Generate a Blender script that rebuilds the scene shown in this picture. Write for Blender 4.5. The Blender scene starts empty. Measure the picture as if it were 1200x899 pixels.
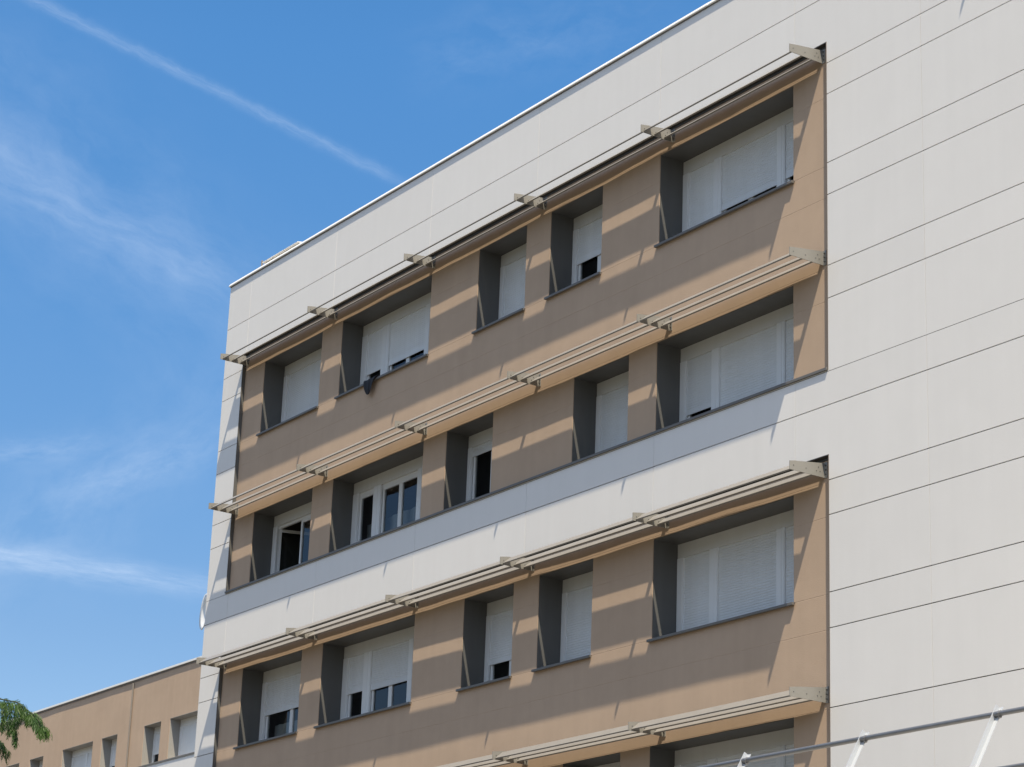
import bpy, bmesh, math, random
from mathutils import Vector, Matrix, noise

random.seed(7)
C = bpy.context.scene.collection
sc = bpy.context.scene

# ------------------------------------------------------------------ camera
F_PX = 2805.87
PITCH, YAW, ROLL = 0.3204158899751301, 0.9893253124089082, 0.038153899908908856
CAM = Vector((26.62073705, -23.34695656, -13.80058685))
fw = Vector((-math.sin(YAW) * math.cos(PITCH), math.cos(YAW) * math.cos(PITCH), math.sin(PITCH)))
r0 = Vector((math.cos(YAW), math.sin(YAW), 0))
u0 = r0.cross(fw)
RT = math.cos(ROLL) * r0 + math.sin(ROLL) * u0
UP = -math.sin(ROLL) * r0 + math.cos(ROLL) * u0
cd = bpy.data.cameras.new('camera')
cam = bpy.data.objects.new('camera', cd)
C.objects.link(cam)
cd.sensor_fit = 'HORIZONTAL'
cd.sensor_width = 36
cd.lens = 36 * F_PX / 1200
cd.clip_start = 0.1
cd.clip_end = 5000
M = Matrix((RT, UP, -fw)).transposed().to_4x4()
M.translation = CAM
cam.matrix_world = M
sc.camera = cam


def ray(px, py):
    return (fw + RT * ((px - 600) / F_PX) - UP * ((py - 449.5) / F_PX)).normalized()


# ------------------------------------------------------------------ light
SUN = Vector((1.9, -1.0, 4.32)).normalized()
EL = math.asin(SUN.z)
AZ = math.atan2(SUN.x, SUN.y)
SKY_STRENGTH = 0.1275
SUN_STRENGTH = 4.95
EXPOSURE = 0.53
ld = bpy.data.lights.new('sun', 'SUN')
ld.energy = SUN_STRENGTH
ld.angle = math.radians(0.53)
ld.color = (1.0, 0.87, 0.665)
lo = bpy.data.objects.new('sun', ld)
C.objects.link(lo)
lo.rotation_euler = SUN.to_track_quat('Z', 'Y').to_euler()
lo.location = SUN * 60

w = bpy.data.worlds.new('World')
sc.world = w
w.use_nodes = True
nt = w.node_tree
for n in list(nt.nodes):
    nt.nodes.remove(n)
N = nt.nodes.new
L = nt.links.new
out = N('ShaderNodeOutputWorld')
bg = N('ShaderNodeBackground')
bg.inputs['Strength'].default_value = SKY_STRENGTH
sky = N('ShaderNodeTexSky')
sky.sky_type = 'NISHITA'
sky.sun_disc = False
sky.sun_elevation = EL
sky.sun_rotation = AZ
sky.altitude = 0.0
sky.air_density = 1.0
sky.dust_density = 0.5
sky.ozone_density = 1.6
tc = N('ShaderNodeTexCoord')


def wmath(op, a, b=None, c=None, clamp=False):
    m = N('ShaderNodeMath')
    m.operation = op
    m.use_clamp = clamp
    for i, v in enumerate((a, b, c)):
        if v is None:
            continue
        if isinstance(v, (int, float)):
            m.inputs[i].default_value = v
        else:
            L(v, m.inputs[i])
    return m.outputs[0]


def wdot(vec):
    m = N('ShaderNodeVectorMath')
    m.operation = 'DOT_PRODUCT'
    L(tc.outputs['Generated'], m.inputs[0])
    m.inputs[1].default_value = vec
    return m.outputs['Value']


def wnoise(scale, detail=3, rough=0.55):
    t = N('ShaderNodeTexNoise')
    t.inputs['Scale'].default_value = scale
    t.inputs['Detail'].default_value = detail
    t.inputs['Roughness'].default_value = rough
    L(tc.outputs['Generated'], t.inputs['Vector'])
    return t.outputs['Fac']


def streak(p0, p1, width_px, fade0, fade1, wob, nscale, amount, contrast=1.0, fil=4.0):
    """a trail of ice cloud along a great circle of the sky"""
    a, b = ray(*p0), ray(*p1)
    nrm = a.cross(b).normalized()
    t = (b - a * a.dot(b)).normalized()
    ang = math.acos(max(-1, min(1, a.dot(b))))
    width = width_px / F_PX
    d = wmath('ADD', wdot(nrm), wmath('MULTIPLY', wmath('SUBTRACT', wnoise(nscale, 4), 0.5), wob / F_PX))
    g = wmath('EXPONENT', wmath('MULTIPLY', wmath('POWER', wmath('ABSOLUTE', wmath('DIVIDE', d, width)), 2.0), -1.0))
    s = wmath('DIVIDE', wmath('ARCTAN2', wdot(t), wdot(a)), ang)

    def ramp(x, lo_, hi_):
        m = N('ShaderNodeMapRange')
        m.interpolation_type = 'SMOOTHSTEP'
        L(x, m.inputs['Value'])
        m.inputs['From Min'].default_value = lo_
        m.inputs['From Max'].default_value = hi_
        return m.outputs['Result']
    m = wmath('MULTIPLY', g, wmath('MULTIPLY', ramp(s, -fade0, 0.0), ramp(s, 1 + fade1, 1 - fade1)))
    cmb = N('ShaderNodeCombineXYZ')
    L(wmath('MULTIPLY', s, fil), cmb.inputs[0])
    L(wmath('MULTIPLY', wmath('DIVIDE', d, width), 1.6), cmb.inputs[1])
    cmb.inputs[2].default_value = p0[0] * 0.37 + p0[1] * 0.11
    t3 = N('ShaderNodeTexNoise')
    t3.inputs['Scale'].default_value = 1.0
    t3.inputs['Detail'].default_value = 7
    t3.inputs['Roughness'].default_value = 0.62
    L(cmb.outputs[0], t3.inputs['Vector'])
    mr = N('ShaderNodeMapRange')
    L(t3.outputs['Fac'], mr.inputs['Value'])
    mr.inputs['From Min'].default_value = 0.32
    mr.inputs['From Max'].default_value = 0.68
    mr.inputs['To Min'].default_value = 1.0 - 0.75 * contrast
    mr.inputs['To Max'].default_value = 1.0 + 0.75 * contrast
    br = wmath('MAXIMUM', mr.outputs['Result'], 0.0)
    return wmath('MULTIPLY', wmath('MULTIPLY', m, br), amount)


masks = [
    streak((20, -10), (470, 213), 6.5, 0.3, 0.10, 9, 140, 0.105, 0.6, 14),
    streak((-40, 180), (285, 345), 38, 0.5, 0.25, 40, 40, 0.085, 1.1, 3),
    streak((0, 650), (245, 689), 14, 0.5, 0.3, 14, 55, 0.18, 0.9, 4),
    streak((-20, 530), (110, 522), 15, 0.5, 0.4, 20, 50, 0.07, 1.0),
    streak((110, 570), (250, 520), 20, 0.5, 0.4, 30, 45, 0.07, 1.1),
    streak((20, 640), (250, 470), 60, 0.6, 0.6, 80, 25, 0.05, 1.4),
    streak((560, 60), (760, 20), 45, 0.6, 0.5, 60, 30, 0.025, 1.6),
    streak((-100, 60), (300, 420), 110, 0.6, 0.6, 120, 18, 0.04, 1.6),
]
tot = masks[0]
for m_ in masks[1:]:
    tot = wmath('ADD', tot, m_)
# added bright veil, unseen behind the camera, that whitens the light in the shade
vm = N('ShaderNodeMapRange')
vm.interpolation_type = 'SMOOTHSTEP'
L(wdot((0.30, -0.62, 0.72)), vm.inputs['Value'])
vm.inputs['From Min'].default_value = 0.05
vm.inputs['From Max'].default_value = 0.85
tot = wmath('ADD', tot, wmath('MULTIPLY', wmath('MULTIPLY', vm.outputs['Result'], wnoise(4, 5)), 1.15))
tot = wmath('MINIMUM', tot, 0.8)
mix = N('ShaderNodeMix')
mix.data_type = 'RGBA'
L(tot, mix.inputs['Factor'])
hs = N('ShaderNodeHueSaturation')
hs.inputs['Saturation'].default_value = 1.35
hs.inputs['Value'].default_value = 1.0
L(sky.outputs[0], hs.inputs['Color'])
# the air near the horizon is a little duller than the clear-air model
elev = N('ShaderNodeMapRange')
sepx = N('ShaderNodeSeparateXYZ')
L(tc.outputs['Generated'], sepx.inputs[0])
L(sepx.outputs['Z'], elev.inputs['Value'])
elev.inputs['From Min'].default_value = ray(110, 735).z
elev.inputs['From Max'].default_value = ray(510, 65).z
tint = N('ShaderNodeMix')
tint.data_type = 'RGBA'
L(elev.outputs['Result'], tint.inputs['Factor'])
tint.inputs[6].default_value = (0.985, 0.80, 0.765, 1)
tint.inputs[7].default_value = (1.15, 1.05, 1.0, 1)
mulc = N('ShaderNodeMix')
mulc.data_type = 'RGBA'
mulc.blend_type = 'MULTIPLY'
mulc.inputs['Factor'].default_value = 1.0
L(hs.outputs[0], mulc.inputs[6])
L(tint.outputs[2], mulc.inputs[7])
L(mulc.outputs[2], mix.inputs[6])
mix.inputs[7].default_value = (0.64 / SKY_STRENGTH, 0.72 / SKY_STRENGTH, 0.83 / SKY_STRENGTH, 1)
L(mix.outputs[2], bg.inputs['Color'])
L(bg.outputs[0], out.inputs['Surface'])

sc.view_settings.view_transform = 'Standard'
sc.view_settings.look = 'None'
sc.view_settings.gamma = 1
sc.view_settings.exposure = EXPOSURE
sc.view_settings.use_curve_mapping = False
sc.cycles.max_bounces = 8
sc.cycles.transparent_max_bounces = 12
sc.cycles.use_denoising = True

# ------------------------------------------------------------------ materials


def mat(name, col, rough=0.7, metal=0.0, var=0.06, vscale=3.0, bump=0.0, bscale=60.0, streaks=0.0, tone=False, spec=0.5,
        col2=None, patch=0.0):
    m = bpy.data.materials.new(name)
    m.use_nodes = True
    t = m.node_tree
    b = t.nodes['Principled BSDF']
    b.inputs['Roughness'].default_value = rough
    b.inputs['Metallic'].default_value = metal
    b.inputs['Specular IOR Level'].default_value = spec
    co = t.nodes.new('ShaderNodeTexCoord')
    n = t.nodes.new('ShaderNodeTexNoise')
    n.inputs['Scale'].default_value = vscale
    n.inputs['Detail'].default_value = 6
    n.inputs['Roughness'].default_value = 0.6
    t.links.new(co.outputs['Object'], n.inputs['Vector'])
    r = t.nodes.new('ShaderNodeMapRange')
    r.inputs['From Min'].default_value = 0.25
    r.inputs['From Max'].default_value = 0.75
    r.inputs['To Min'].default_value = 1 - var
    r.inputs['To Max'].default_value = 1 + var
    t.links.new(n.outputs['Fac'], r.inputs['Value'])
    fac = r.outputs['Result']

    def mul(a, bb):
        q = t.nodes.new('ShaderNodeMath')
        q.operation = 'MULTIPLY'
        t.links.new(a, q.inputs[0])
        t.links.new(bb, q.inputs[1])
        return q.outputs[0]
    if streaks:
        mp = t.nodes.new('ShaderNodeMapping')
        mp.inputs['Scale'].default_value = (5.0, 5.0, 0.22)
        t.links.new(co.outputs['Object'], mp.inputs['Vector'])
        n2 = t.nodes.new('ShaderNodeTexNoise')
        n2.inputs['Scale'].default_value = 1.0
        n2.inputs['Detail'].default_value = 5
        t.links.new(mp.outputs[0], n2.inputs['Vector'])
        r2 = t.nodes.new('ShaderNodeMapRange')
        r2.inputs['From Min'].default_value = 0.3
        r2.inputs['From Max'].default_value = 0.7
        r2.inputs['To Min'].default_value = 1 - streaks
        r2.inputs['To Max'].default_value = 1 + streaks * 0.4
        t.links.new(n2.outputs['Fac'], r2.inputs['Value'])
        fac = mul(fac, r2.outputs['Result'])
    if tone:
        at = t.nodes.new('ShaderNodeAttribute')
        at.attribute_name = 'tone'
        fac = mul(fac, at.outputs['Fac'])
    base = t.nodes.new('ShaderNodeMix')
    base.data_type = 'RGBA'
    base.inputs['Factor'].default_value = 0.0
    base.inputs[6].default_value = (*col, 1)
    base.inputs[7].default_value = (*(col2 or col), 1)
    if col2:
        n3 = t.nodes.new('ShaderNodeTexNoise')
        n3.inputs['Scale'].default_value = patch or 0.4
        n3.inputs['Detail'].default_value = 4
        t.links.new(co.outputs['Object'], n3.inputs['Vector'])
        r3 = t.nodes.new('ShaderNodeMapRange')
        r3.inputs['From Min'].default_value = 0.35
        r3.inputs['From Max'].default_value = 0.65
        t.links.new(n3.outputs['Fac'], r3.inputs['Value'])
        t.links.new(r3.outputs['Result'], base.inputs['Factor'])
    mx = t.nodes.new('ShaderNodeVectorMath')
    mx.operation = 'SCALE'
    t.links.new(base.outputs[2], mx.inputs[0])
    t.links.new(fac, mx.inputs['Scale'])
    t.links.new(mx.outputs[0], b.inputs['Base Color'])
    if bump:
        n4 = t.nodes.new('ShaderNodeTexNoise')
        n4.inputs['Scale'].default_value = bscale
        n4.inputs['Detail'].default_value = 4
        t.links.new(co.outputs['Object'], n4.inputs['Vector'])
        bp = t.nodes.new('ShaderNodeBump')
        bp.inputs['Strength'].default_value = bump
        bp.inputs['Distance'].default_value = 0.004
        t.links.new(n4.outputs['Fac'], bp.inputs['Height'])
        t.links.new(bp.outputs[0], b.inputs['Normal'])
    return m


WHITE = mat('white_panel', (0.725, 0.718, 0.712), 0.6, var=0.018, vscale=1.4, bump=0.25, bscale=45, streaks=0.015, tone=True, spec=0.5)
JOINT = mat('joint_dark', (0.06, 0.06, 0.06), 0.9)
SEAL = mat('joint_seal', (0.50, 0.49, 0.47), 0.8)
BROWN = mat('brown_render', (0.474, 0.361, 0.272), 0.9, var=0.035, vscale=2.2, bump=0.5, bscale=80, streaks=0.03, spec=0.2,
            col2=(0.452, 0.342, 0.256), patch=0.35)
SOFF_SHADE = mat('soffit_shade', (0.05, 0.048, 0.046), 0.6)  # near-black so the soffit looks shaded
TRIM = mat('brown_trim', (0.15, 0.125, 0.105), 0.5)
DARK = mat('anthracite_metal', (0.105, 0.106, 0.104), 0.5, var=0.05, streaks=0.08)
SILL = mat('sill_metal', (0.13, 0.125, 0.12), 0.5, var=0.08)
FRAME = mat('white_frame', (0.74, 0.76, 0.78), 0.4, var=0.02)
SHUT = mat('shutter_slat', (0.70, 0.73, 0.76), 0.45, var=0.02, streaks=0.05, tone=True)
BOXM = mat('shutter_box', (0.63, 0.64, 0.645), 0.45, var=0.02, streaks=0.04)
ALU = mat('sunshade_aluminium', (0.232, 0.222, 0.210), 0.45, metal=0.0, var=0.05, streaks=0.05)
PLATE = mat('bracket_plate', (0.235, 0.23, 0.215), 0.5, var=0.05)
BOLT = mat('bolt', (0.10, 0.10, 0.10), 0.4, metal=0.6)
COPE = mat('white_coping', (0.80, 0.80, 0.79), 0.35, var=0.02)
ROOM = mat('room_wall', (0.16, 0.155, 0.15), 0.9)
REFL_CURT = mat('reflection_curtain', (0.45, 0.46, 0.47), 0.9, streaks=0.2)
STEEL = mat('galvanised_tube', (0.26, 0.26, 0.265), 0.42, metal=0.5, var=0.08, vscale=12)
POST = mat('white_flat_bar', (0.47, 0.50, 0.54), 0.35, metal=0.15, var=0.04)
CLOTH = mat('black_cloth', (0.012, 0.013, 0.02), 0.8)
GROUND = mat('asphalt_paving', (0.11, 0.098, 0.082), 0.9, var=0.15, vscale=0.3)
BLOCKER = mat('sky_blocker', (0.045, 0.06, 0.03), 0.95, var=0.4, vscale=0.12, bump=0.0)
DECK = mat('roof_gravel', (0.34, 0.33, 0.31), 0.9, var=0.2, vscale=4)
DISH = mat('dish_white', (0.82, 0.83, 0.84), 0.3, var=0.03)
BARK = mat('bark', (0.11, 0.075, 0.05), 0.9, var=0.3, vscale=8, bump=0.6)
PIPEM = mat('pipe_grey', (0.20, 0.18, 0.16), 0.6)


def leaf_material():
    m = bpy.data.materials.new('needle_leaf')
    m.use_nodes = True
    t = m.node_tree
    b = t.nodes['Principled BSDF']
    b.inputs['Roughness'].default_value = 0.55
    co = t.nodes.new('ShaderNodeTexCoord')
    n = t.nodes.new('ShaderNodeTexNoise')
    n.inputs['Scale'].default_value = 3.5
    t.links.new(co.outputs['Object'], n.inputs['Vector'])
    cr = t.nodes.new('ShaderNodeValToRGB')
    cr.color_ramp.elements[0].position = 0.35
    cr.color_ramp.elements[0].color = (0.030, 0.085, 0.016, 1)
    cr.color_ramp.elements[1].position = 0.65
    cr.color_ramp.elements[1].color = (0.085, 0.165, 0.032, 1)
    t.links.new(n.outputs['Fac'], cr.inputs[0])
    t.links.new(cr.outputs[0], b.inputs['Base Color'])
    tr = t.nodes.new('ShaderNodeBsdfTranslucent')
    t.links.new(cr.outputs[0], tr.inputs['Color'])
    mx = t.nodes.new('ShaderNodeMixShader')
    mx.inputs[0].default_value = 0.35
    t.links.new(b.outputs[0], mx.inputs[1])
    t.links.new(tr.outputs[0], mx.inputs[2])
    t.links.new(mx.outputs[0], t.nodes['Material Output'].inputs['Surface'])
    return m


LEAF = leaf_material()



def glass_material():
    m = bpy.data.materials.new('window_glass')
    m.use_nodes = True
    t = m.node_tree
    t.nodes.remove(t.nodes['Principled BSDF'])
    gl = t.nodes.new('ShaderNodeBsdfGlossy')
    gl.inputs['Roughness'].default_value = 0.02
    gl.inputs['Color'].default_value = (0.9, 0.92, 0.95, 1)
    tr = t.nodes.new('ShaderNodeBsdfTransparent')
    tr.inputs['Color'].default_value = (0.72, 0.76, 0.76, 1)
    fr = t.nodes.new('ShaderNodeFresnel')
    fr.inputs['IOR'].default_value = 1.5
    mx = t.nodes.new('ShaderNodeMixShader')
    t.links.new(fr.outputs[0], mx.inputs[0])
    t.links.new(tr.outputs[0], mx.inputs[1])
    t.links.new(gl.outputs[0], mx.inputs[2])
    t.links.new(mx.outputs[0], t.nodes['Material Output'].inputs['Surface'])
    return m


GLASS = glass_material()

# ------------------------------------------------------------------ mesh helpers


class MB:
    """collects faces, becomes ONE mesh object"""

    def __init__(self):
        self.v = []
        self.f = []
        self.mi = []
        self.tone = []
        self.cache = {}

    def vert(self, p):
        self.v.append(tuple(p))
        return len(self.v) - 1

    def svert(self, key, p):
        if key not in self.cache:
            self.cache[key] = self.vert(p)
        return self.cache[key]

    def quad(self, pts, mi=0, tone=1.0):
        self.f.append([self.vert(p) for p in pts])
        self.mi.append(mi)
        self.tone.append(tone)

    def box(self, x0, x1, y0, y1, z0, z1, mi=0, skip=''):
        p = [(x, y, z) for x in (x0, x1) for y in (y0, y1) for z in (z0, z1)]
        i = [self.vert(q) for q in p]
        fs = {'l': (0, 1, 3, 2), 'r': (4, 6, 7, 5), 'f': (0, 4, 5, 1), 'b': (2, 3, 7, 6), 'd': (0, 2, 6, 4), 'u': (1, 5, 7, 3)}
        for k, fc in fs.items():
            if k in skip:
                continue
            self.f.append([i[j] for j in fc])
            self.mi.append(mi)
            self.tone.append(1.0)

    def prism_x(self, prof, x0, x1, mi=0):
        """profile of (y, z) pushed along x"""
        n = len(prof)
        a = [self.vert((x0, y, z)) for y, z in prof]
        b = [self.vert((x1, y, z)) for y, z in prof]
        for k in range(n):
            j = (k + 1) % n
            self.f.append([a[k], a[j], b[j], b[k]])
            self.mi.append(mi)
            self.tone.append(1.0)
        self.f.append(a[::-1])
        self.f.append(b)
        self.mi += [mi, mi]
        self.tone += [1.0, 1.0]

    def tube(self, pts, rad, n=10, mi=0, cap=True):
        pts = [Vector(p) for p in pts]
        rings = []
        for k, p in enumerate(pts):
            d = (pts[min(k + 1, len(pts) - 1)] - pts[max(k - 1, 0)]).normalized()
            ref = Vector((0, 0, 1)) if abs(d.z) < 0.9 else Vector((1, 0, 0))
            a = d.cross(ref).normalized()
            b = d.cross(a)
            rr = rad[k] if isinstance(rad, (list, tuple)) else rad
            rings.append([self.vert(p + a * rr * math.cos(2 * math.pi * j / n) + b * rr * math.sin(2 * math.pi * j / n)) for j in range(n)])
        for k in range(len(rings) - 1):
            for j in range(n):
                self.f.append([rings[k][j], rings[k][(j + 1) % n], rings[k + 1][(j + 1) % n], rings[k + 1][j]])
                self.mi.append(mi)
                self.tone.append(1.0)
        if cap:
            self.f += [rings[0][::-1], rings[-1]]
            self.mi += [mi, mi]
            self.tone += [1.0, 1.0]

    def build(self, name, mats, parent=None, smooth=False, bevel=0.0, normals=True):
        me = bpy.data.meshes.new(name)
        me.from_pydata(self.v, [], self.f)
        if not isinstance(mats, (list, tuple)):
            mats = [mats]
        for m in mats:
            me.materials.append(m)
        me.polygons.foreach_set('material_index', self.mi)
        at = me.attributes.new('tone', 'FLOAT', 'FACE')
        at.data.foreach_set('value', self.tone)
        if normals:
            bm = bmesh.new()
            bm.from_mesh(me)
            bmesh.ops.recalc_face_normals(bm, faces=bm.faces)
            bm.to_mesh(me)
            bm.free()
        if smooth:
            me.polygons.foreach_set('use_smooth', [True] * len(me.polygons))
        me.update()
        o = bpy.data.objects.new(name, me)
        C.objects.link(o)
        if parent is not None:
            o.parent = parent
        if bevel:
            bv = o.modifiers.new('bevel', 'BEVEL')
            bv.width = bevel
            bv.segments = 2
            bv.limit_method = 'ANGLE'
        return o


def thing(name, label, cat, group=None):
    o = bpy.data.objects.new(name, None)
    C.objects.link(o)
    o['label'] = label
    o['category'] = cat
    if group:
        o['group'] = group
    return o


def tag(o, label, cat, group=None):
    o['label'] = label
    o['category'] = cat
    if group:
        o['group'] = group
    return o


# ------------------------------------------------------------------ the setting
GZ = -15.42
g = MB()
g.quad([(-700, -700, GZ), (700, -700, GZ), (700, 700, GZ), (-700, 700, GZ)])
o = g.build('ground', GROUND)
o['kind'] = 'structure'

# added rise, unseen behind the camera, that blocks low sky and deepens the shade
g = MB()
xs_ = [-420 + 24 * i for i in range(41)]
ys_ = [-62, -70, -82, -100, -125, -160, -210, -280, -380]
for ix, x in enumerate(xs_):
    for iy, y in enumerate(ys_):
        t_ = min(1.0, (-62 - y) / 75.0)
        h_ = (t_ ** 0.7) * (46 + 8 * noise.noise(Vector((x * 0.02, y * 0.02, 0)))) + (5 * noise.noise(Vector((x * 0.09, y * 0.09, 4))) if iy else 0)
        g.svert((ix, iy), (x, y, GZ - 0.5 + max(0.0, h_)))
for ix in range(len(xs_) - 1):
    for iy in range(len(ys_) - 1):
        g.f.append([g.cache[(ix, iy + 1)], g.cache[(ix + 1, iy + 1)], g.cache[(ix + 1, iy)], g.cache[(ix, iy)]])
        g.mi.append(0)
        g.tone.append(1.0)
o = g.build('sky_blocker_hills', BLOCKER, normals=False)
o['kind'] = 'structure'

# ------------------------------------------------------------------ the main building
hosp = thing('hospital_building', 'tall block with off-white panels, brown bands, deep windows and rows of louvred sunshades', 'building')
XL, XR, YB = -21.05, 31.0, 18.0
ZT = 5.80
REC = 0.08
BX0, BX1 = -20.12, 0.0
BANDS = [(-1.735, 3.885), (-11.90, -3.105)]      # the two brown fields in view

xj = [-19.98, -16.04, -12.13, -8.285, -4.455, -0.79, 2.18, 5.9, 9.7, 13.4, 17.1, 20.8, 24.5, 28.2]
zj = [4.705]
for k in range(11):
    z = 3.5 - 1.7535 * k
    zj += [z, z - 0.55]
HG, VG = 0.008, 0.004        # half width of joints


def in_brown(x, z):
    return BX0 < x < BX1 and any(a < z < b for a, b in BANDS)


def white_wall():
    b = MB()
    xb = sorted(set([XL, XR, BX0, BX1] + xj))
    zb = sorted(set([GZ, ZT] + [z for bd in BANDS for z in bd] + zj))
    zb = [z for i, z in enumerate(zb) if not any(abs(z - q) < 0.02 and q in zj and z not in zj for q in zb if q != z)] \
        if False else zb
    tones = {}
    for i in range(len(xb) - 1):
        for j in range(len(zb) - 1):
            x0, x1, z0, z1 = xb[i], xb[i + 1], zb[j], zb[j + 1]
            if in_brown((x0 + x1) / 2, (z0 + z1) / 2):
                continue
            if z1 - z0 < 0.03:                   # sliver beside a joint line at a brown edge
                b.quad([(x0, 0, z0), (x1, 0, z0), (x1, 0, z1), (x0, 0, z1)])
                continue
            # joints run only where white lies on both sides
            key = (sum(1 for q in xj if q <= x0 + 1e-6), sum(1 for q in zj if q <= z0 + 1e-6))
            if key not in tones:
                tones[key] = random.uniform(0.978, 1.012)
            tn = tones[key]
            e = 1e-4
            lx = x0 + (VG if x0 in xj else 0)
            rx = x1 - (VG if x1 in xj else 0)
            hj0 = z0 in zj
            hj1 = z1 in zj
            lz = z0 + (HG if hj0 else 0)
            hz = z1 - (HG if hj1 else 0)
            b.quad([(lx, 0, lz), (rx, 0, lz), (rx, 0, hz), (lx, 0, hz)], 0, tn)
            D = 0.03
            if hj0:
                b.quad([(lx, 0, lz), (rx, 0, lz), (rx, D, lz), (lx, D, lz)], 0, tn)
                b.quad([(x0, D, z0), (x1, D, z0), (x1, D, lz), (x0, D, lz)], 1)
            if hj1:
                b.quad([(lx, 0, hz), (rx, 0, hz), (rx, D, hz), (lx, D, hz)], 0, tn)
                b.quad([(x0, D, hz), (x1, D, hz), (x1, D, z1), (x0, D, z1)], 1)
            D = 0.006
            if x0 in xj:
                b.quad([(lx, 0, lz), (lx, 0, hz), (lx, D, hz), (lx, D, lz)], 0, tn)
                b.quad([(x0, D, lz), (lx, D, lz), (lx, D, hz), (x0, D, hz)], 2)
            if x1 in xj:
                b.quad([(rx, 0, lz), (rx, 0, hz), (rx, D, hz), (rx, D, lz)], 0, tn)
                b.quad([(rx, D, lz), (x1, D, lz), (x1, D, hz), (rx, D, hz)], 2)
    # end walls, back
    b.quad([(XL, 0, GZ), (XL, YB, GZ), (XL, YB, ZT), (XL, 0, ZT)])
    b.quad([(XR, 0, GZ), (XR, YB, GZ), (XR, YB, ZT), (XR, 0, ZT)])
    b.quad([(XL, YB, GZ), (XR, YB, GZ), (XR, YB, ZT), (XL, YB, ZT)])
    return b.build('panel_wall', [WHITE, JOINT, SEAL], hosp, normals=False)


white_wall()

# floors: (head, sill)
ROWS = [(3.47, 1.755), (-0.05, -1.68), (-3.545, -5.26), (-7.03, -8.75)]
W_WIDE = {'A': (-19.19, -16.56), 'B': (-15.70, -12.11), 'E': (-4.53, -0.92)}
W_ODD = dict(W_WIDE, C=(-10.37, -8.70), D=(-7.90, -6.25))
W_EVEN = dict(W_WIDE, C=(-11.27, -9.62), D=(-7.0, -5.33))
ROOMS = []
for ri, (zh, zs) in enumerate(ROWS):
    for k, (a, c) in (W_ODD if ri % 2 == 0 else W_EVEN).items():
        if ri == 3 and k in 'ABC':
            continue
        ROOMS.append((ri, k, a, c, zs, zh))


def pierced_wall(x0, x1, z0, z1, y, holes, grooves=(), step=0.33, amp=0.006, vgrooves=()):
    b = MB()
    xs = {round(x0, 4), round(x1, 4)}
    zs = {round(z0, 4), round(z1, 4)}
    for a, c, d, e in holes:
        xs |= {round(a, 4), round(c, 4)}
        zs |= {round(d, 4), round(e, 4)}
    gz = set()
    for q in grooves:
        if z0 + 0.05 < q < z1 - 0.05:
            for dz in (-0.006, 0, 0.006):
                zs.add(round(q + dz, 4))
            gz.add(round(q, 4))

    def fill(s):
        s = sorted(s)
        out_ = [s[0]]
        for q in s[1:]:
            n = max(1, int(math.ceil((q - out_[-1]) / step)))
            p = out_[-1]
            for i in range(1, n + 1):
                out_.append(round(p + (q - p) * i / n, 4))
        return out_
    xs, zs = fill(xs), fill(zs)

    def yy(x, z):
        d = amp * noise.noise(Vector((x * 0.55, z * 0.9, y))) + 0.4 * amp * noise.noise(Vector((x * 1.7, z * 2.0, 3 + y)))
        if z in gz:
            d += 0.003
        return y + d
    for i in range(len(xs) - 1):
        for j in range(len(zs) - 1):
            mx_, mz_ = (xs[i] + xs[i + 1]) / 2, (zs[j] + zs[j + 1]) / 2
            if any(a < mx_ < c and d < mz_ < e for a, c, d, e in holes):
                continue
            ids = [b.svert((x, z), (x, yy(x, z), z)) for x, z in
                   ((xs[i], zs[j]), (xs[i + 1], zs[j]), (xs[i + 1], zs[j + 1]), (xs[i], zs[j + 1]))]
            b.f.append(ids)
            b.mi.append(0)
            b.tone.append(1.0)
    # returns of the render into each opening
    for a, c, d, e in holes:
        a, c, d, e = (round(q, 4) for q in (a, c, d, e))
        for x in (a, c):
            zz_ = [z for z in zs if d <= z <= e]
            for p, q in zip(zz_, zz_[1:]):
                b.quad([(x, yy(x, p), p), (x, y + 0.035, p), (x, y + 0.035, q), (x, yy(x, q), q)])
        for z in (d, e):
            xx_ = [x for x in xs if a <= x <= c]
            for p, q in zip(xx_, xx_[1:]):
                b.quad([(p, yy(p, z), z), (q, yy(q, z), z), (q, y + 0.035, z), (p, y + 0.035, z)])
    return b


for z0, z1 in BANDS:
    holes = [(a, c, s, h) for (_, _, a, c, s, h) in ROOMS if z0 < h < z1]
    pierced_wall(BX0, BX1, z0, z1, REC, holes, grooves=zj).build('render_wall', BROWN, hosp, smooth=False, normals=False)

# metal side trim of each brown field; dark top strips paint the soffit shade
for z0, z1 in BANDS:
    b = MB()
    bl = MB()
    bl.box(BX0, BX0 + 0.012, -0.006, REC + 0.02, z0, z1)
    bl.build('edge_trim', DARK, hosp)
    b.box(BX1 - 0.012, BX1, -0.006, REC + 0.02, z0, z1)
    b.box(BX1 - 0.085, BX1 - 0.0125, REC - 0.02, REC + 0.02, z0, z1)
    bl = MB()
    bl.box(BX0 + 0.0125, BX1 - 0.0125, 0.001, REC + 0.02, z1 - 0.012, z1)
    bl.box(BX0 + 0.0125, BX1 - 0.0125, REC - 0.014, REC + 0.02, z1 - 0.06, z1 - 0.0125)  # dark strip on the wall imitating shade under the overhang
    bl.build('soffit_shade_strip', SOFF_SHADE, hosp)
    b.build('edge_trim', TRIM, hosp)

# continuous flashing under the second row
b = MB()
b.prism_x([(-0.035, -1.745), (-0.035, -1.70), (0.078, -1.682), (0.078, -1.745)], BX0 + 0.013, BX1 - 0.013)
b.build('sill_flashing', SILL, hosp, bevel=0.003)

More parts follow.
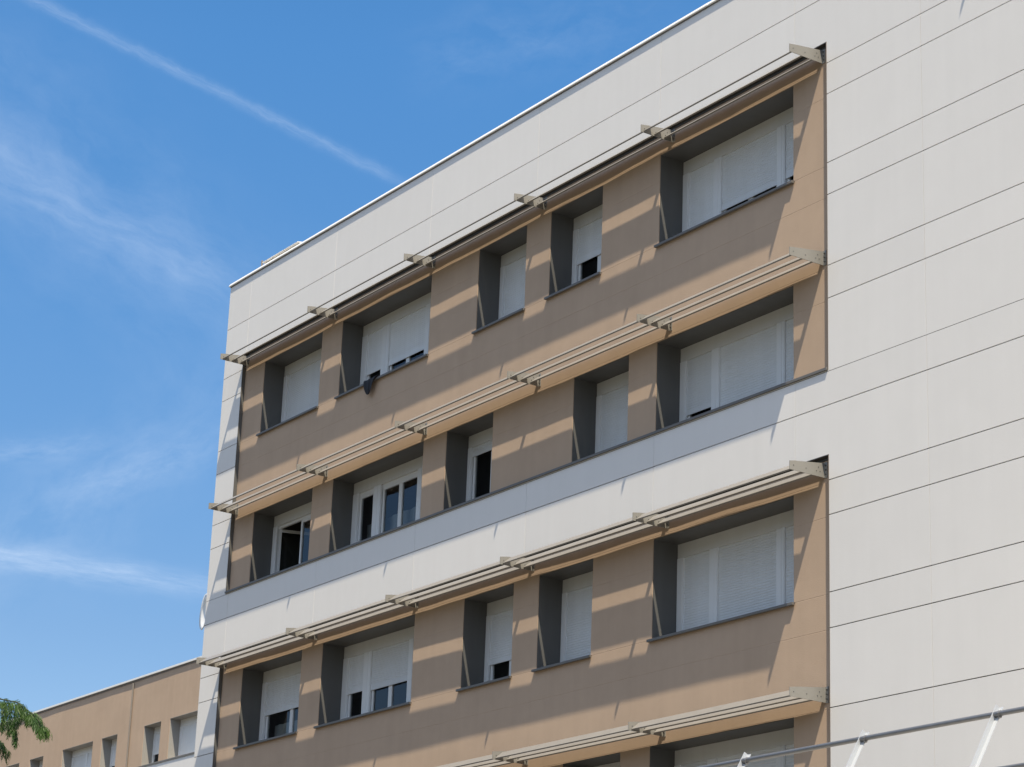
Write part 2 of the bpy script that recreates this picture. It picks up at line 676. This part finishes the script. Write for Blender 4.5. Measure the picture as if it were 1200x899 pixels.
# coping
b = MB()
x = XL - 0.036
while x < XR:
    dz = random.uniform(-0.002, 0.002)
    b.prism_x([(-0.040, 5.785 + dz), (-0.040, 5.805 + dz), (-0.012, 5.86 + dz), (0.42, 5.84 + dz), (0.42, 5.785 + dz)], x, min(XR, x + 2.995))
    x += 3.0
b.build('coping', COPE, hosp, bevel=0.006)
b = MB()
b.quad([(XL, 0.3, 5.55), (XR, 0.3, 5.55), (XR, YB, 5.55), (XL, YB, 5.55)])
b.quad([(XL, 0.42, 5.55), (XR, 0.42, 5.55), (XR, 0.42, 5.80), (XL, 0.42, 5.80)])
b.build('roof', DECK, hosp)
b = MB()
b.prism_x([(-0.012, 5.764), (-0.012, 5.784), (-0.0005, 5.784), (-0.0005, 5.764)], XL, XR)  # dark strip that paints the shadow line below the coping
b.build('coping_shadow_line', SILL, hosp)

# small projecting plate high on the wall, above the picture's edge
b = MB()
b.prism_x([(0.0, 5.45), (0.0, 5.62), (-0.58, 5.78), (-0.60, 5.70)], 4.16, 4.176)
b.box(4.13, 4.20, -0.008, -0.001, 5.40, 5.68)
b.build('wall_bracket', PLATE, hosp)


# ------------------------------------------------------------------ windows
YF = 0.58          # face of the window frames


def shutter(parent, x0, x1, ztop, zbot, y):
    b = MB()
    p = 0.045
    n = max(1, int((ztop - zbot - 0.05) / p))
    z = ztop
    prof = []
    for i in range(n):
        z1_ = ztop - i * p
        prof += [(y + 0.004, z1_), (y + 0.001, z1_ - 0.006), (y - 0.002, z1_ - 0.5 * p), (y, z1_ - p + 0.006)]
    zb_ = ztop - n * p
    prof += [(y - 0.004, zb_), (y - 0.004, zbot)]
    for i in range(len(prof) - 1):
        (ya, za), (yb_, zb2) = prof[i], prof[i + 1]
        b.quad([(x0, ya, za), (x1, ya, za), (x1, yb_, zb2), (x0, yb_, zb2)])
    b.quad([(x0, y - 0.004, zbot), (x1, y - 0.004, zbot), (x1, y + 0.012, zbot), (x0, y + 0.012, zbot)])
    tn = random.uniform(0.92, 1.05)
    b.tone = [tn] * len(b.f)
    return b.build('shutter', SHUT, parent, normals=False)


def window_leaf(parent, x0, x1, z0, z1, y, swing=0.0):
    """sash frame with its pane; may stand open inwards, hinged on its left"""
    t = 0.065
    b = MB()
    wd = x1 - x0
    b.box(0, t, 0, 0.05, z0, z1)
    b.box(wd - t, wd, 0, 0.05, z0, z1)
    b.box(t, wd - t, 0.001, 0.049, z0, z0 + t)
    b.box(t, wd - t, 0.001, 0.049, z1 - t, z1)
    s = b.build('sash', FRAME, parent)
    p = MB()
    p.quad([(t, 0.025, z0 + t), (wd - t, 0.025, z0 + t), (wd - t, 0.025, z1 - t), (t, 0.025, z1 - t)])
    q = p.build('pane', GLASS, parent, normals=False)
    for o_ in (s, q):
        o_.location = (x0, y, 0)
        o_.rotation_euler = (0, 0, swing)


# panels as offsets from the left jamb, in metres
PANELS = {'A': [(0.16, 2.47)], 'B': [(0.20, 0.87), (1.12, 2.60), (2.84, 3.42)], 'E': [(0.15, 0.90), (1.07, 2.61), (2.77, 3.46)],
          'C': [(0.12, 1.55)], 'D': [(0.12, 1.53)]}
# where the foot of each shutter hangs (None: fully up)
FOOT = {(0, 'A'): [1.83], (0, 'B'): [2.285, 2.265, 2.3], (0, 'C'): [1.84], (0, 'D'): [2.485], (0, 'E'): [1.84, 2.185, 2.215],
        (1, 'A'): [None], (1, 'B'): [None, None, None], (1, 'C'): [-0.51], (1, 'D'): [-1.6], (1, 'E'): [-1.31, -1.6, -1.6],
        (2, 'A'): [-4.54], (2, 'B'): [-4.575, -4.615, -4.6], (2, 'C'): [-4.76], (2, 'D'): [-5.18], (2, 'E'): [-5.18, -5.18, -5.18],
        (3, 'D'): [-8.66], (3, 'E'): [-8.66, -8.66, -8.66]}
WLABEL = {
    (0, 'A'): None}


def make_window(ri, k, a, c, zs, zh):
    pan = [(a + p, a + q) for p, q in PANELS[k]]
    feet = FOOT[(ri, k)]
    BH = 0.25
    zb = zh - 0.012 - BH                                      # underside of the shutter box
    f = MB()
    y0, y1 = YF, YF + 0.10
    f.box(a + 0.013, pan[0][0], y0, y1, zs + 0.013, zb)
    f.box(pan[-1][1], c - 0.013, y0, y1, zs + 0.013, zb)
    for (p0, p1), (q0, q1) in zip(pan, pan[1:]):
        f.box(p1, q0, y0, y1, zs + 0.013, zb)
        xm = (p1 + q0) / 2
        f.box(xm - 0.03, xm + 0.03, y0 - 0.006, y0 - 0.0005, zs + 0.05, zb - 0.01)
    for p0, p1 in pan:
        f.box(p0, p1, y0 + 0.05, y1, zs + 0.013, zs + 0.07)
        # guide rails of the shutter
        f.box(p0, p0 + 0.022, y0 + 0.004, y0 + 0.05, zs + 0.07, zb)
        f.box(p1 - 0.022, p1, y0 + 0.004, y0 + 0.05, zs + 0.07, zb)
    wn = f.build('window', FRAME, hosp, bevel=0.003)
    # lining of the deep opening
    r = MB()
    ya = REC + 0.012
    r.box(a, a + 0.012, ya, YF + 0.12, zs, zh)
    r.box(c - 0.012, c, ya, YF + 0.12, zs, zh)
    r.box(a + 0.012, c - 0.012, ya + 0.001, YF + 0.12, zh - 0.012, zh)
    r.box(a + 0.012, c - 0.012, ya + 0.02, YF + 0.12, zs, zs + 0.012)
    r.build('reveal', DARK, wn)
    bx = MB()
    bx.box(a + 0.013, c - 0.013, y0 + 0.008, y1, zb, zh - 0.013)
    bx.build('shutter_box', BOXM, wn, bevel=0.004)
    if ri != 1:
        s = MB()
        s.prism_x([(REC - 0.065, zs - 0.045), (REC - 0.065, zs - 0.004), (YF, zs + 0.016), (YF, zs + 0.0125), (REC - 0.014, zs - 0.003), (REC - 0.014, zs - 0.045)],
                  a - 0.055, c + 0.03)
        s.build('sill', SILL, wn, bevel=0.003)
    is_open = False
    for (p0, p1), ft in zip(pan, feet):
        if ft is not None:
            shutter(wn, p0 + 0.006, p1 - 0.006, zb, ft, y0 + 0.03)
        lo_ = zs + 0.07
        if ft is not None and ft - zs < 0.2:
            continue
        is_open = True
        yl = y0 + 0.055
        if p1 - p0 > 1.2:
            mid = (p0 + p1) / 2 + (-0.12 if (ri, k) == (1, 'A') else 0)
            window_leaf(wn, p0 + 0.03, mid, lo_, zb - 0.06, yl, swing=1.25 if (ri, k) == (1, 'A') else 0.0)
            window_leaf(wn, mid + 0.001, p1 - 0.03, lo_, zb - 0.06, yl)
        else:
            window_leaf(wn, p0 + 0.02, p1 - 0.02, lo_, zb - 0.06, yl)
        if ft is None:
            h = MB()
            h.box(p0 + 0.0225, p1 - 0.0225, y0 + 0.052, y1, zb - 0.06, zb - 0.0005)
            h.build('head_rail', FRAME, wn)
    if is_open:
        rm = MB()
        yb_ = 3.4
        e = 0.25
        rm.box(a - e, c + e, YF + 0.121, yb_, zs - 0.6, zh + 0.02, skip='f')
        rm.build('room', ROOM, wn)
        if (ri, k) in ((1, 'B'), (2, 'A')):  # pale half-height sheet imitates the grey reflection low in the glass
            q = MB()
            n = 40
            xa, xb_ = (a + 0.2, c - 0.1)
            zt_ = -0.95 if ri == 1 else -4.72
            for i in range(n):
                s0 = xa + (xb_ - xa) * i / n
                s1 = xa + (xb_ - xa) * (i + 1) / n
                q.quad([(s0, 0.86 + 0.02 * math.sin(i * 1.3), zs - 0.3), (s1, 0.86 + 0.02 * math.sin(i * 1.3 + 1.3), zs - 0.3),
                        (s1, 0.86 + 0.02 * math.sin(i * 1.3 + 1.3), zt_), (s0, 0.86 + 0.02 * math.sin(i * 1.3), zt_)])
            q.build('reflection_curtain', REFL_CURT, wn, normals=False)
    return wn


for rm_ in ROOMS:
    make_window(*rm_)

# ------------------------------------------------------------------ sunshades
BR = [-0.19, -4.17, -8.12, -12.07, -16.01, -20.03]
BLADES = [(0.061, 0.203), (0.285, 0.420), (0.506, 0.651)]     # distance from the brown wall: inner edge, outer edge


def bracket_mesh(b, x, zh, end=False):
    z0 = zh + 0.115
    b.prism_x([(REC, z0), (-0.625, z0 + 0.01), (-0.625, z0 + 0.145), (-0.50, z0 + 0.165), (REC, z0 + 0.235)], x - 0.005, x + 0.005, 0)
    # folded lip along the outer end, flange on the wall
    b.box(x + 0.0055, x + 0.07, REC - 0.012, REC + 0.012, z0 - 0.01, z0 + 0.24, 0)
    for dz in (0.05, 0.12, 0.19):
        b.tube([(x + 0.042, REC - 0.013, z0 + dz), (x + 0.042, REC - 0.026, z0 + dz)], 0.013, 6, 1)
    for yy_ in (REC - 0.10, REC - 0.17, -0.30, -0.55):
        b.tube([(x + 0.005, yy_, z0 + 0.085), (x + 0.011, yy_, z0 + 0.085)], 0.007, 6, 1)
    b.tube([(x + 0.005, REC - 0.13, z0 + 0.15), (x + 0.011, REC - 0.13, z0 + 0.15)], 0.007, 6, 1)


def blade(parent, x0, x1, zh, d0, d1):
    yi, yo = REC - d0, REC - d1
    zi, zo = zh + 0.270, zh + 0.150
    sag = random.uniform(-0.003, 0.003)
    b = MB()
    prof = [(yi, zi), (yo + 0.004, zo + 0.006), (yo, zo), (yo + 0.013, zo - 0.017), (yo + 0.021, zo - 0.014), (yo + 0.016, zo - 0.004), (yi, zi - 0.016)]
    n = 5
    xs = [x0 + (x1 - x0) * i / n for i in range(n + 1)]
    m = len(prof)
    rows = []
    for x in xs:
        s = sag * math.sin(math.pi * (x - x0) / (x1 - x0))
        rows.append([b.vert((x, y, z + s)) for y, z in prof])
    for i in range(n):
        for j in range(m):
            b.f.append([rows[i][j], rows[i][(j + 1) % m], rows[i + 1][(j + 1) % m], rows[i + 1][j]])
            b.mi.append(0)
            b.tone.append(1)
    b.f += [rows[0][::-1], rows[-1]]
    b.mi += [0, 0]
    b.tone += [1, 1]
    return b.build('blade', ALU, parent)


for ri, (zh, zs) in enumerate(ROWS):
    for i in range(5 if ri < 3 else 3):
        xr, xl = BR[i], BR[i + 1]
        b = MB()
        bracket_mesh(b, xr, zh)
        s = b.build('sunshade', [PLATE, BOLT], hosp)
        for d0, d1 in BLADES:
            blade(s, xl + 0.012, xr - 0.006, zh, d0, d1)
        if i == (4 if ri < 3 else 2):
            b = MB()
            bracket_mesh(b, xl, zh)
            b.build('bracket', [PLATE, BOLT], s)

# ------------------------------------------------------------------ dark cloth hanging over a sill
b = MB()
path = [(0.56, 1.80), (0.40, 1.81), (0.20, 1.795), (0.03, 1.785), (-0.005, 1.75), (-0.012, 1.66), (-0.008, 1.55), (0.0, 1.49), (0.004, 1.43)]
wid = [0.62, 0.62, 0.60, 0.54, 0.46, 0.38, 0.30, 0.22, 0.12]
cx = [-14.12, -14.14, -14.18, -14.22, -14.25, -14.26, -14.26, -14.27, -14.27]
rows = []
for (y, z), wd_, c_ in zip(path, wid, cx):
    row = []
    for i in range(9):
        s = i / 8 - 0.5
        row.append(b.vert((c_ + wd_ * s, y - 0.012 - 0.016 * math.sin(i * 1.9) * (1 if z < 1.77 else 0.6), z + 0.012 * math.cos(i * 2.1) + (0.03 * abs(s) if z < 1.5 else 0))))
    rows.append(row)
for i in range(len(rows) - 1):
    for j in range(8):
        b.f.append([rows[i][j], rows[i][j + 1], rows[i + 1][j + 1], rows[i + 1][j]])
        b.mi.append(0)
        b.tone.append(1)
o = b.build('cloth', CLOTH, smooth=True)
so = o.modifiers.new('solid', 'SOLIDIFY')
so.thickness = 0.012
sb = o.modifiers.new('sub', 'SUBSURF')
sb.levels = sb.render_levels = 2
tag(o, 'black cloth hanging over the sill of a top floor window', 'cloth')

# ------------------------------------------------------------------ pale box on the roof
rb = thing('roof_hatch', 'pale low box sitting on the roof behind the white coping', 'roof hatch')
b = MB()
b.box(-20.40, -18.80, 0.52, 1.25, 5.55, 6.33)
b.build('curb', DECK, rb)
b = MB()
b.prism_x([(0.46, 6.331), (0.46, 6.345), (0.88, 6.41), (1.3, 6.345), (1.3, 6.331)], -20.46, -18.74)
b.build('lid', COPE, rb, bevel=0.01)
b = MB()
b.tube([(-20.62, 0.55, 5.55), (-20.62, 0.55, 6.46)], 0.025)
b.build('vent_pipe', PIPEM, rb)

# ------------------------------------------------------------------ dish on the end wall
dt = thing('satellite_dish', 'white round dish fixed beside the far left corner of the panelled building', 'dish')
ctr = Vector((-21.93, 0.40, -1.78))
nrm = Vector((-0.25, -0.95, 0.03)).normalized()
ax = nrm.cross(Vector((0, 0, 1))).normalized()
ay = nrm.cross(ax).normalized()
b = MB()
R_ = 0.42
prev = None
for i in range(1, 7):
    rr = R_ * i / 6
    ring = [b.vert(ctr + ax * rr * math.cos(t * math.pi / 16) + ay * rr * math.sin(t * math.pi / 16) + nrm * (0.10 * (i / 6) ** 2 - 0.1)) for t in range(32)]
    if prev is None:
        b.f.append(ring)
        b.mi.append(0)
        b.tone.append(1)
    else:
        for t in range(32):
            b.f.append([prev[t], prev[(t + 1) % 32], ring[(t + 1) % 32], ring[t]])
            b.mi.append(0)
            b.tone.append(1)
    prev = ring
o = b.build('reflector', DISH, dt, smooth=True)
so = o.modifiers.new('solid', 'SOLIDIFY')
so.thickness = 0.02
b = MB()
b.tube([ctr - nrm * 0.10, Vector((-21.45, 0.62, -1.85)), Vector((-21.05, 0.62, -1.85))], 0.025)
b.build('mount_arm', STEEL, dt)
# ------------------------------------------------------------------ the far wing
wing = thing('hospital_wing', 'brown rendered wing set back on the left with plain deep windows and no sunshades', 'building')
WY, WX0, WX1, WZT = 19.5, -118.0, -44.0, 5.95
WH, WS = 3.785, 2.10
big, small = 3.28, 1.62
wwin = [('big', -63.38, -60.10), ('small', -65.85, -64.22), ('small', -70.08, -68.48), ('big', -74.25, -70.98), ('small', -77.95, -76.40),
        ('big', -82.46, -79.19), ('small', -86.2, -84.6)]
holes = [(a, c, WS, WH) for _, a, c in wwin]
ZW = 2.03
b = pierced_wall(WX0, WX1, ZW, WZT - 0.03, WY, holes, amp=0.01, step=1.2)
b.quad([(WX0, WY, GZ), (WX1, WY, GZ), (WX1, WY, 0.45), (WX0, WY, 0.45)])
b.quad([(WX1, WY, GZ), (WX1, WY + 11, GZ), (WX1, WY + 11, WZT - 0.03), (WX1, WY, WZT - 0.03)])
b.quad([(WX0, WY, GZ), (WX0, WY + 11, GZ), (WX0, WY + 11, WZT - 0.03), (WX0, WY, WZT - 0.03)])
b.build('render_wall', BROWN, wing, normals=False)
b = MB()
b.quad([(WX0, WY, 0.45), (WX1, WY, 0.45), (WX1, WY, ZW), (WX0, WY, ZW)])
b.build('panel_wall', WHITE, wing, normals=False)
b = MB()
b.prism_x([(WY - 0.08, WZT - 0.03), (WY - 0.08, WZT + 0.05), (WY + 0.4, WZT + 0.04), (WY + 0.4, WZT - 0.03)], WX0, WX1)
b.build('coping', COPE, wing)
b = MB()
b.prism_x([(WY - 0.022, WZT - 0.10), (WY - 0.022, WZT - 0.031), (WY - 0.001, WZT - 0.031), (WY - 0.001, WZT - 0.10)], WX0, WX1)
b.build('eaves_trim', TRIM, wing)
b = MB()
b.quad([(WX0, WY + 0.4, WZT - 0.2), (WX1, WY + 0.4, WZT - 0.2), (WX1, WY + 11, WZT - 0.2), (WX0, WY + 11, WZT - 0.2)])
b.build('roof', DECK, wing)
b = MB()
b.prism_x([(WY - 0.03, ZW - 0.02), (WY - 0.03, ZW + 0.05), (WY - 0.001, ZW + 0.065), (WY - 0.001, ZW - 0.02)], -67.0, WX1)
b.build('sill_flashing', SILL, wing)
b = MB()
b.tube([(-67.18, WY - 0.05, WZT - 0.15), (-67.18, WY - 0.05, GZ)], 0.04, 8)
b.build('downpipe', PIPEM, wing)
REVW = mat('wing_reveal', (0.30, 0.29, 0.27), 0.7, var=0.05)
for kind, a, c in wwin:
    yw = WY + 0.47
    f = MB()
    nP = 1 if kind == 'small' else 2
    f.box(a + 0.02, a + 0.14, yw, yw + 0.08, WS, WH - 0.3)
    f.box(c - 0.14, c - 0.02, yw, yw + 0.08, WS, WH - 0.3)
    f.box(a + 0.02, c - 0.02, yw + 0.01, yw + 0.08, WH - 0.3, WH - 0.02)
    if kind == 'big':
        f.box((a + c) / 2 - 0.08, (a + c) / 2 + 0.08, yw, yw + 0.08, WS, WH - 0.3)
    f.box(a + 0.141, c - 0.141, yw + 0.02, yw + 0.08, WS + 0.001, WS + 0.06)
    wn = f.build('window', FRAME, wing)
    r = MB()
    r.box(a, a + 0.018, WY + 0.016, yw + 0.1, WS, WH)
    r.box(c - 0.018, c, WY + 0.016, yw + 0.1, WS, WH)
    r.box(a + 0.0185, c - 0.0185, WY - 0.003, yw + 0.1, WH - 0.018, WH)
    r.box(a + 0.0185, c - 0.0185, WY - 0.003, yw + 0.1, WS - 0.018, WS - 0.001)
    r.build('reveal', REVW, wn)
    gap = 0.5 if (kind == 'small' and a < -64 and a > -71) else 0.08
    segs = [(a + 0.14, c - 0.14)] if nP == 1 else [(a + 0.14, (a + c) / 2 - 0.08), ((a + c) / 2 + 0.08, c - 0.14)]
    for p0, p1 in segs:
        shutter(wn, p0, p1, WH - 0.3, WS + gap, yw + 0.03)
    p = MB()
    p.quad([(a + 0.14, yw + 0.06, WS + 0.06), (c - 0.14, yw + 0.06, WS + 0.06), (c - 0.14, yw + 0.06, WS + 0.7), (a + 0.14, yw + 0.06, WS + 0.7)])
    p.build('pane', GLASS, wn, normals=False)
    rm = MB()
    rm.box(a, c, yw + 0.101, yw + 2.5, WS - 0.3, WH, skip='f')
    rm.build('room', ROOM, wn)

# ------------------------------------------------------------------ guard rail on the low front roof
DZ = -11.42
b = MB()
b.box(4.0, 30.0, -11.4, -0.02, DZ - 0.35, DZ)
o = b.build('roof_deck', DECK)
o['kind'] = 'structure'
b = MB()
b.box(4.2, 29.8, -11.2, -0.03, GZ, DZ - 0.351)
o = b.build('porch_wall', WHITE, o)

rail = thing('guard_rail', 'grey tube guard rail on slanting pale flat posts in front of the panelled wall', 'railing')
TY, TZ = -10.62, -10.405
b = MB()
b.tube([(5.0, TY, TZ), (29.0, TY, TZ)], 0.021, 12)
b.build('top_tube', STEEL, rail, smooth=True)
b = MB()
b.tube([(5.0, TY - 0.265, TZ - 0.47), (29.0, TY - 0.265, TZ - 0.47)], 0.017, 12)
b.build('middle_tube', STEEL, rail, smooth=True)
px0 = 11.02
post0 = None
for k in range(-4, 13):
    x = px0 + 1.47 * k
    if not 5.0 < x < 29:
        continue
    if post0 is None:
        b = MB()
        sl = 0.265 / 0.47
        up = Vector((0, sl, 1)).normalized()
        nn = Vector((0, 1, -sl)).normalized()
        a0 = Vector((0, TY, TZ)) - up * ((TZ - DZ - 0.01) / up.z)
        a1 = Vector((0, TY, TZ)) + up * 0.075

        def bar(hw, th, x0, x1, yo):
            prof = []
            for e, s in ((a0, -1), (a1, -1), (a1, 1), (a0, 1)):
                q = e + nn * (s * hw + yo)
                prof.append((q.y, q.z))
            b.prism_x(prof, x0, x1)
        bar(0.022, 0, -0.022, -0.016, 0.0)
        bar(0.0032, 0, -0.016, 0.022, 0.0188)
        b.box(-0.06, 0.06, a0.y - 0.10, a0.y + 0.10, DZ + 0.001, DZ + 0.011)
        post0 = b.build('post', POST, rail)
        cl = MB()
        cl.tube([(0.028, TY, TZ), (0.046, TY, TZ)], 0.024, 12)
        cl.tube([(0.037, TY + 0.01, TZ - 0.024), (0.037, TY - 0.015, TZ - 0.034)], 0.009, 8)
        clamp0 = cl.build('clamp', STEEL, post0)
        post0.location.x = x
    else:
        q = post0.copy()
        C.objects.link(q)
        q.parent = rail
        q.location.x = x
        q2 = clamp0.copy()
        C.objects.link(q2)
        q2.parent = q

# ------------------------------------------------------------------ conifer at the left edge
tree = thing('cedar_tree', 'green conifer reaching a drooping branch tip into view in front of the brown wing', 'tree')
TX, TYY = -6.2, -12.4
ztop = -6.0
tr = MB()
tr.tube([(TX + 0.08 * math.sin(i * 0.9), TYY + 0.05 * math.cos(i * 1.3), GZ + (ztop - GZ) * i / 12) for i in range(13)],
        [0.22 * (1 - i / 12.6) + 0.012 for i in range(13)], 10)
lf = MB()
tw = MB()


def px_of(p):
    d = Vector(p) - CAM
    z = d.dot(fw)
    return 600 + F_PX * d.dot(RT) / z, 449.5 - F_PX * d.dot(UP) / z


def frond(p, d, length, dens=1.0):
    """a hanging spray of thin scale leaves along a twig"""
    n = max(4, int(length / 0.0125 * dens))
    side = d.cross(Vector((random.uniform(-1, 1), random.uniform(-1, 1), 0.2))).normalized()
    for i in range(n):
        s = i / n
        c_ = p + d * (length * s) + Vector((0, 0, -0.05 * s * s))
        for sg in (-1, 1):
            ll = (0.075 * (1 - s) + 0.028) * random.uniform(0.7, 1.2)
            dd = (d * 0.9 + side * sg * random.uniform(0.35, 0.8) + Vector((random.uniform(-.2, .2), random.uniform(-.2, .2), -0.45))).normalized()
            wv = dd.cross(Vector((random.uniform(-1, 1), random.uniform(-1, 1), random.uniform(-1, 1)))).normalized() * random.uniform(0.0028, 0.0052)
            e = c_ + dd * ll
            m_ = c_ + dd * ll * 0.5
            lf.quad([c_, m_ + wv, e, m_ - wv])


def branch(p0, p1, droop, rad, allow, nfr, lmin=0.10, lmax=0.34):
    pts = []
    for i in range(9):
        s = i / 8
        q = p0.lerp(p1, s)
        q.z += droop * (math.sin(math.pi * s * 0.75) - math.sin(math.pi * 0.75) * s)
        pts.append(q)
    if not allow:
        for i, q in enumerate(pts):
            x, y = px_of(q)
            if x > -45 and y < 950:
                pts = pts[:i]
                break
    if len(pts) < 3:
        return
    tr.tube(pts, [rad * (1 - i / len(pts)) + 0.004 for i in range(len(pts))], 6)
    for i in range(nfr):
        s = random.uniform(0.25, 1.0) * (len(pts) - 1)
        j = min(int(s), len(pts) - 2)
        q = pts[j].lerp(pts[j + 1], s - j)
        along = (pts[j + 1] - pts[j]).normalized()
        d = (along * random.uniform(0.1, 0.9) + Vector((random.uniform(-.5, .5), random.uniform(-.5, .5), -random.uniform(0.5, 1.3)))).normalized()
        frond(q, d, random.uniform(lmin, lmax), 0.8)
    frond(pts[-1], ((pts[-1] - pts[-2]).normalized() + Vector((0, 0, -0.6))).normalized(), 0.2)


zz = GZ + 2.2
while zz < ztop - 0.3:
    fr_ = (zz - GZ) / (ztop - GZ)
    ln = 3.3 * (1 - fr_) ** 0.7 + 0.35
    for k in range(5):
        an = random.uniform(0, 2 * math.pi)
        l_ = ln * random.uniform(0.75, 1.1)
        e = Vector((TX + l_ * math.cos(an), TYY + l_ * math.sin(an), zz - 0.25 * l_))
        branch(Vector((TX, TYY, zz)), e, 0.35, 0.03, False, int(16 * l_) + 6)
    zz += 0.36


def at_px(px, py, y):
    d = ray(px, py)
    return CAM + d * ((y - CAM.y) / d.y)


# the boughs that reach into the picture
BY = -11.9
b0 = Vector((TX, TYY, at_px(-60, 790, BY).z))


def bough(pxs, rad, sprays):
    pts = [b0] + [at_px(x, y, BY + dy) for x, y, dy in pxs]
    dense = []
    for i in range(len(pts) - 1):
        for j in range(5):
            dense.append(pts[i].lerp(pts[i + 1], j / 5))
    dense.append(pts[-1])
    tw.tube(dense, [rad * (1 - i / len(dense)) + 0.003 for i in range(len(dense))], 6)
    for i in range(4, len(dense)):
        for _ in range(sprays):
            q = dense[i] + Vector((random.uniform(-.03, .03), random.uniform(-.08, .08), random.uniform(-.02, .01)))
            al = (dense[i] - dense[i - 1]).normalized()
            d = (al * random.uniform(0.2, 0.8) + Vector((random.uniform(-.25, .25), random.uniform(-.3, .3), -random.uniform(.7, 1.3)))).normalized()
            frond(q, d, random.uniform(0.05, 0.12), 1.0)
        frond(dense[i] + Vector((0, 0, 0.012)), (dense[i] - dense[i - 1]).normalized(), 0.09, 1.0)


def hang(px, py, py2, dx=0, w_=3):
    a_, e_ = at_px(px, py, BY), at_px(px + dx, py2, BY)
    for _ in range(w_):
        off = Vector((random.uniform(-.05, .05), random.uniform(-.06, .06), 0))
        n = 7
        for i in range(n):
            q = a_.lerp(e_, i / n) + off * (1 - i / n)
            d = ((e_ - a_).normalized() + Vector((random.uniform(-.3, .3), random.uniform(-.3, .3), -.2))).normalized()
            frond(q, d, random.uniform(0.05, 0.10), 0.9)


bough([(-30, 814, 0), (4, 820, 0), (20, 823, 0), (32, 832, 0), (42, 840, 0), (49, 850, 0), (53, 856, 0)], 0.009, 6)
bough([(-40, 845, .1), (-20, 862, .1), (-6, 866, .1), (2, 872, .1), (4, 880, .1)], 0.012, 3)
hang(3, 822, 854, 0, 6)
hang(9, 824, 860, 2, 5)
hang(16, 826, 874, 3, 6)
hang(12, 832, 868, 5, 5)
hang(24, 824, 845, -2, 3)
hang(32, 834, 846, 0, 2)
hang(40, 842, 852, 4, 2)
hang(46, 850, 857, 7, 2)
tr.build('trunk', BARK, tree, smooth=True)
tw.build('branch', mat('green_twig', (0.05, 0.06, 0.025), 0.8), tree, smooth=True)
lf.build('crown', LEAF, tree, normals=False)
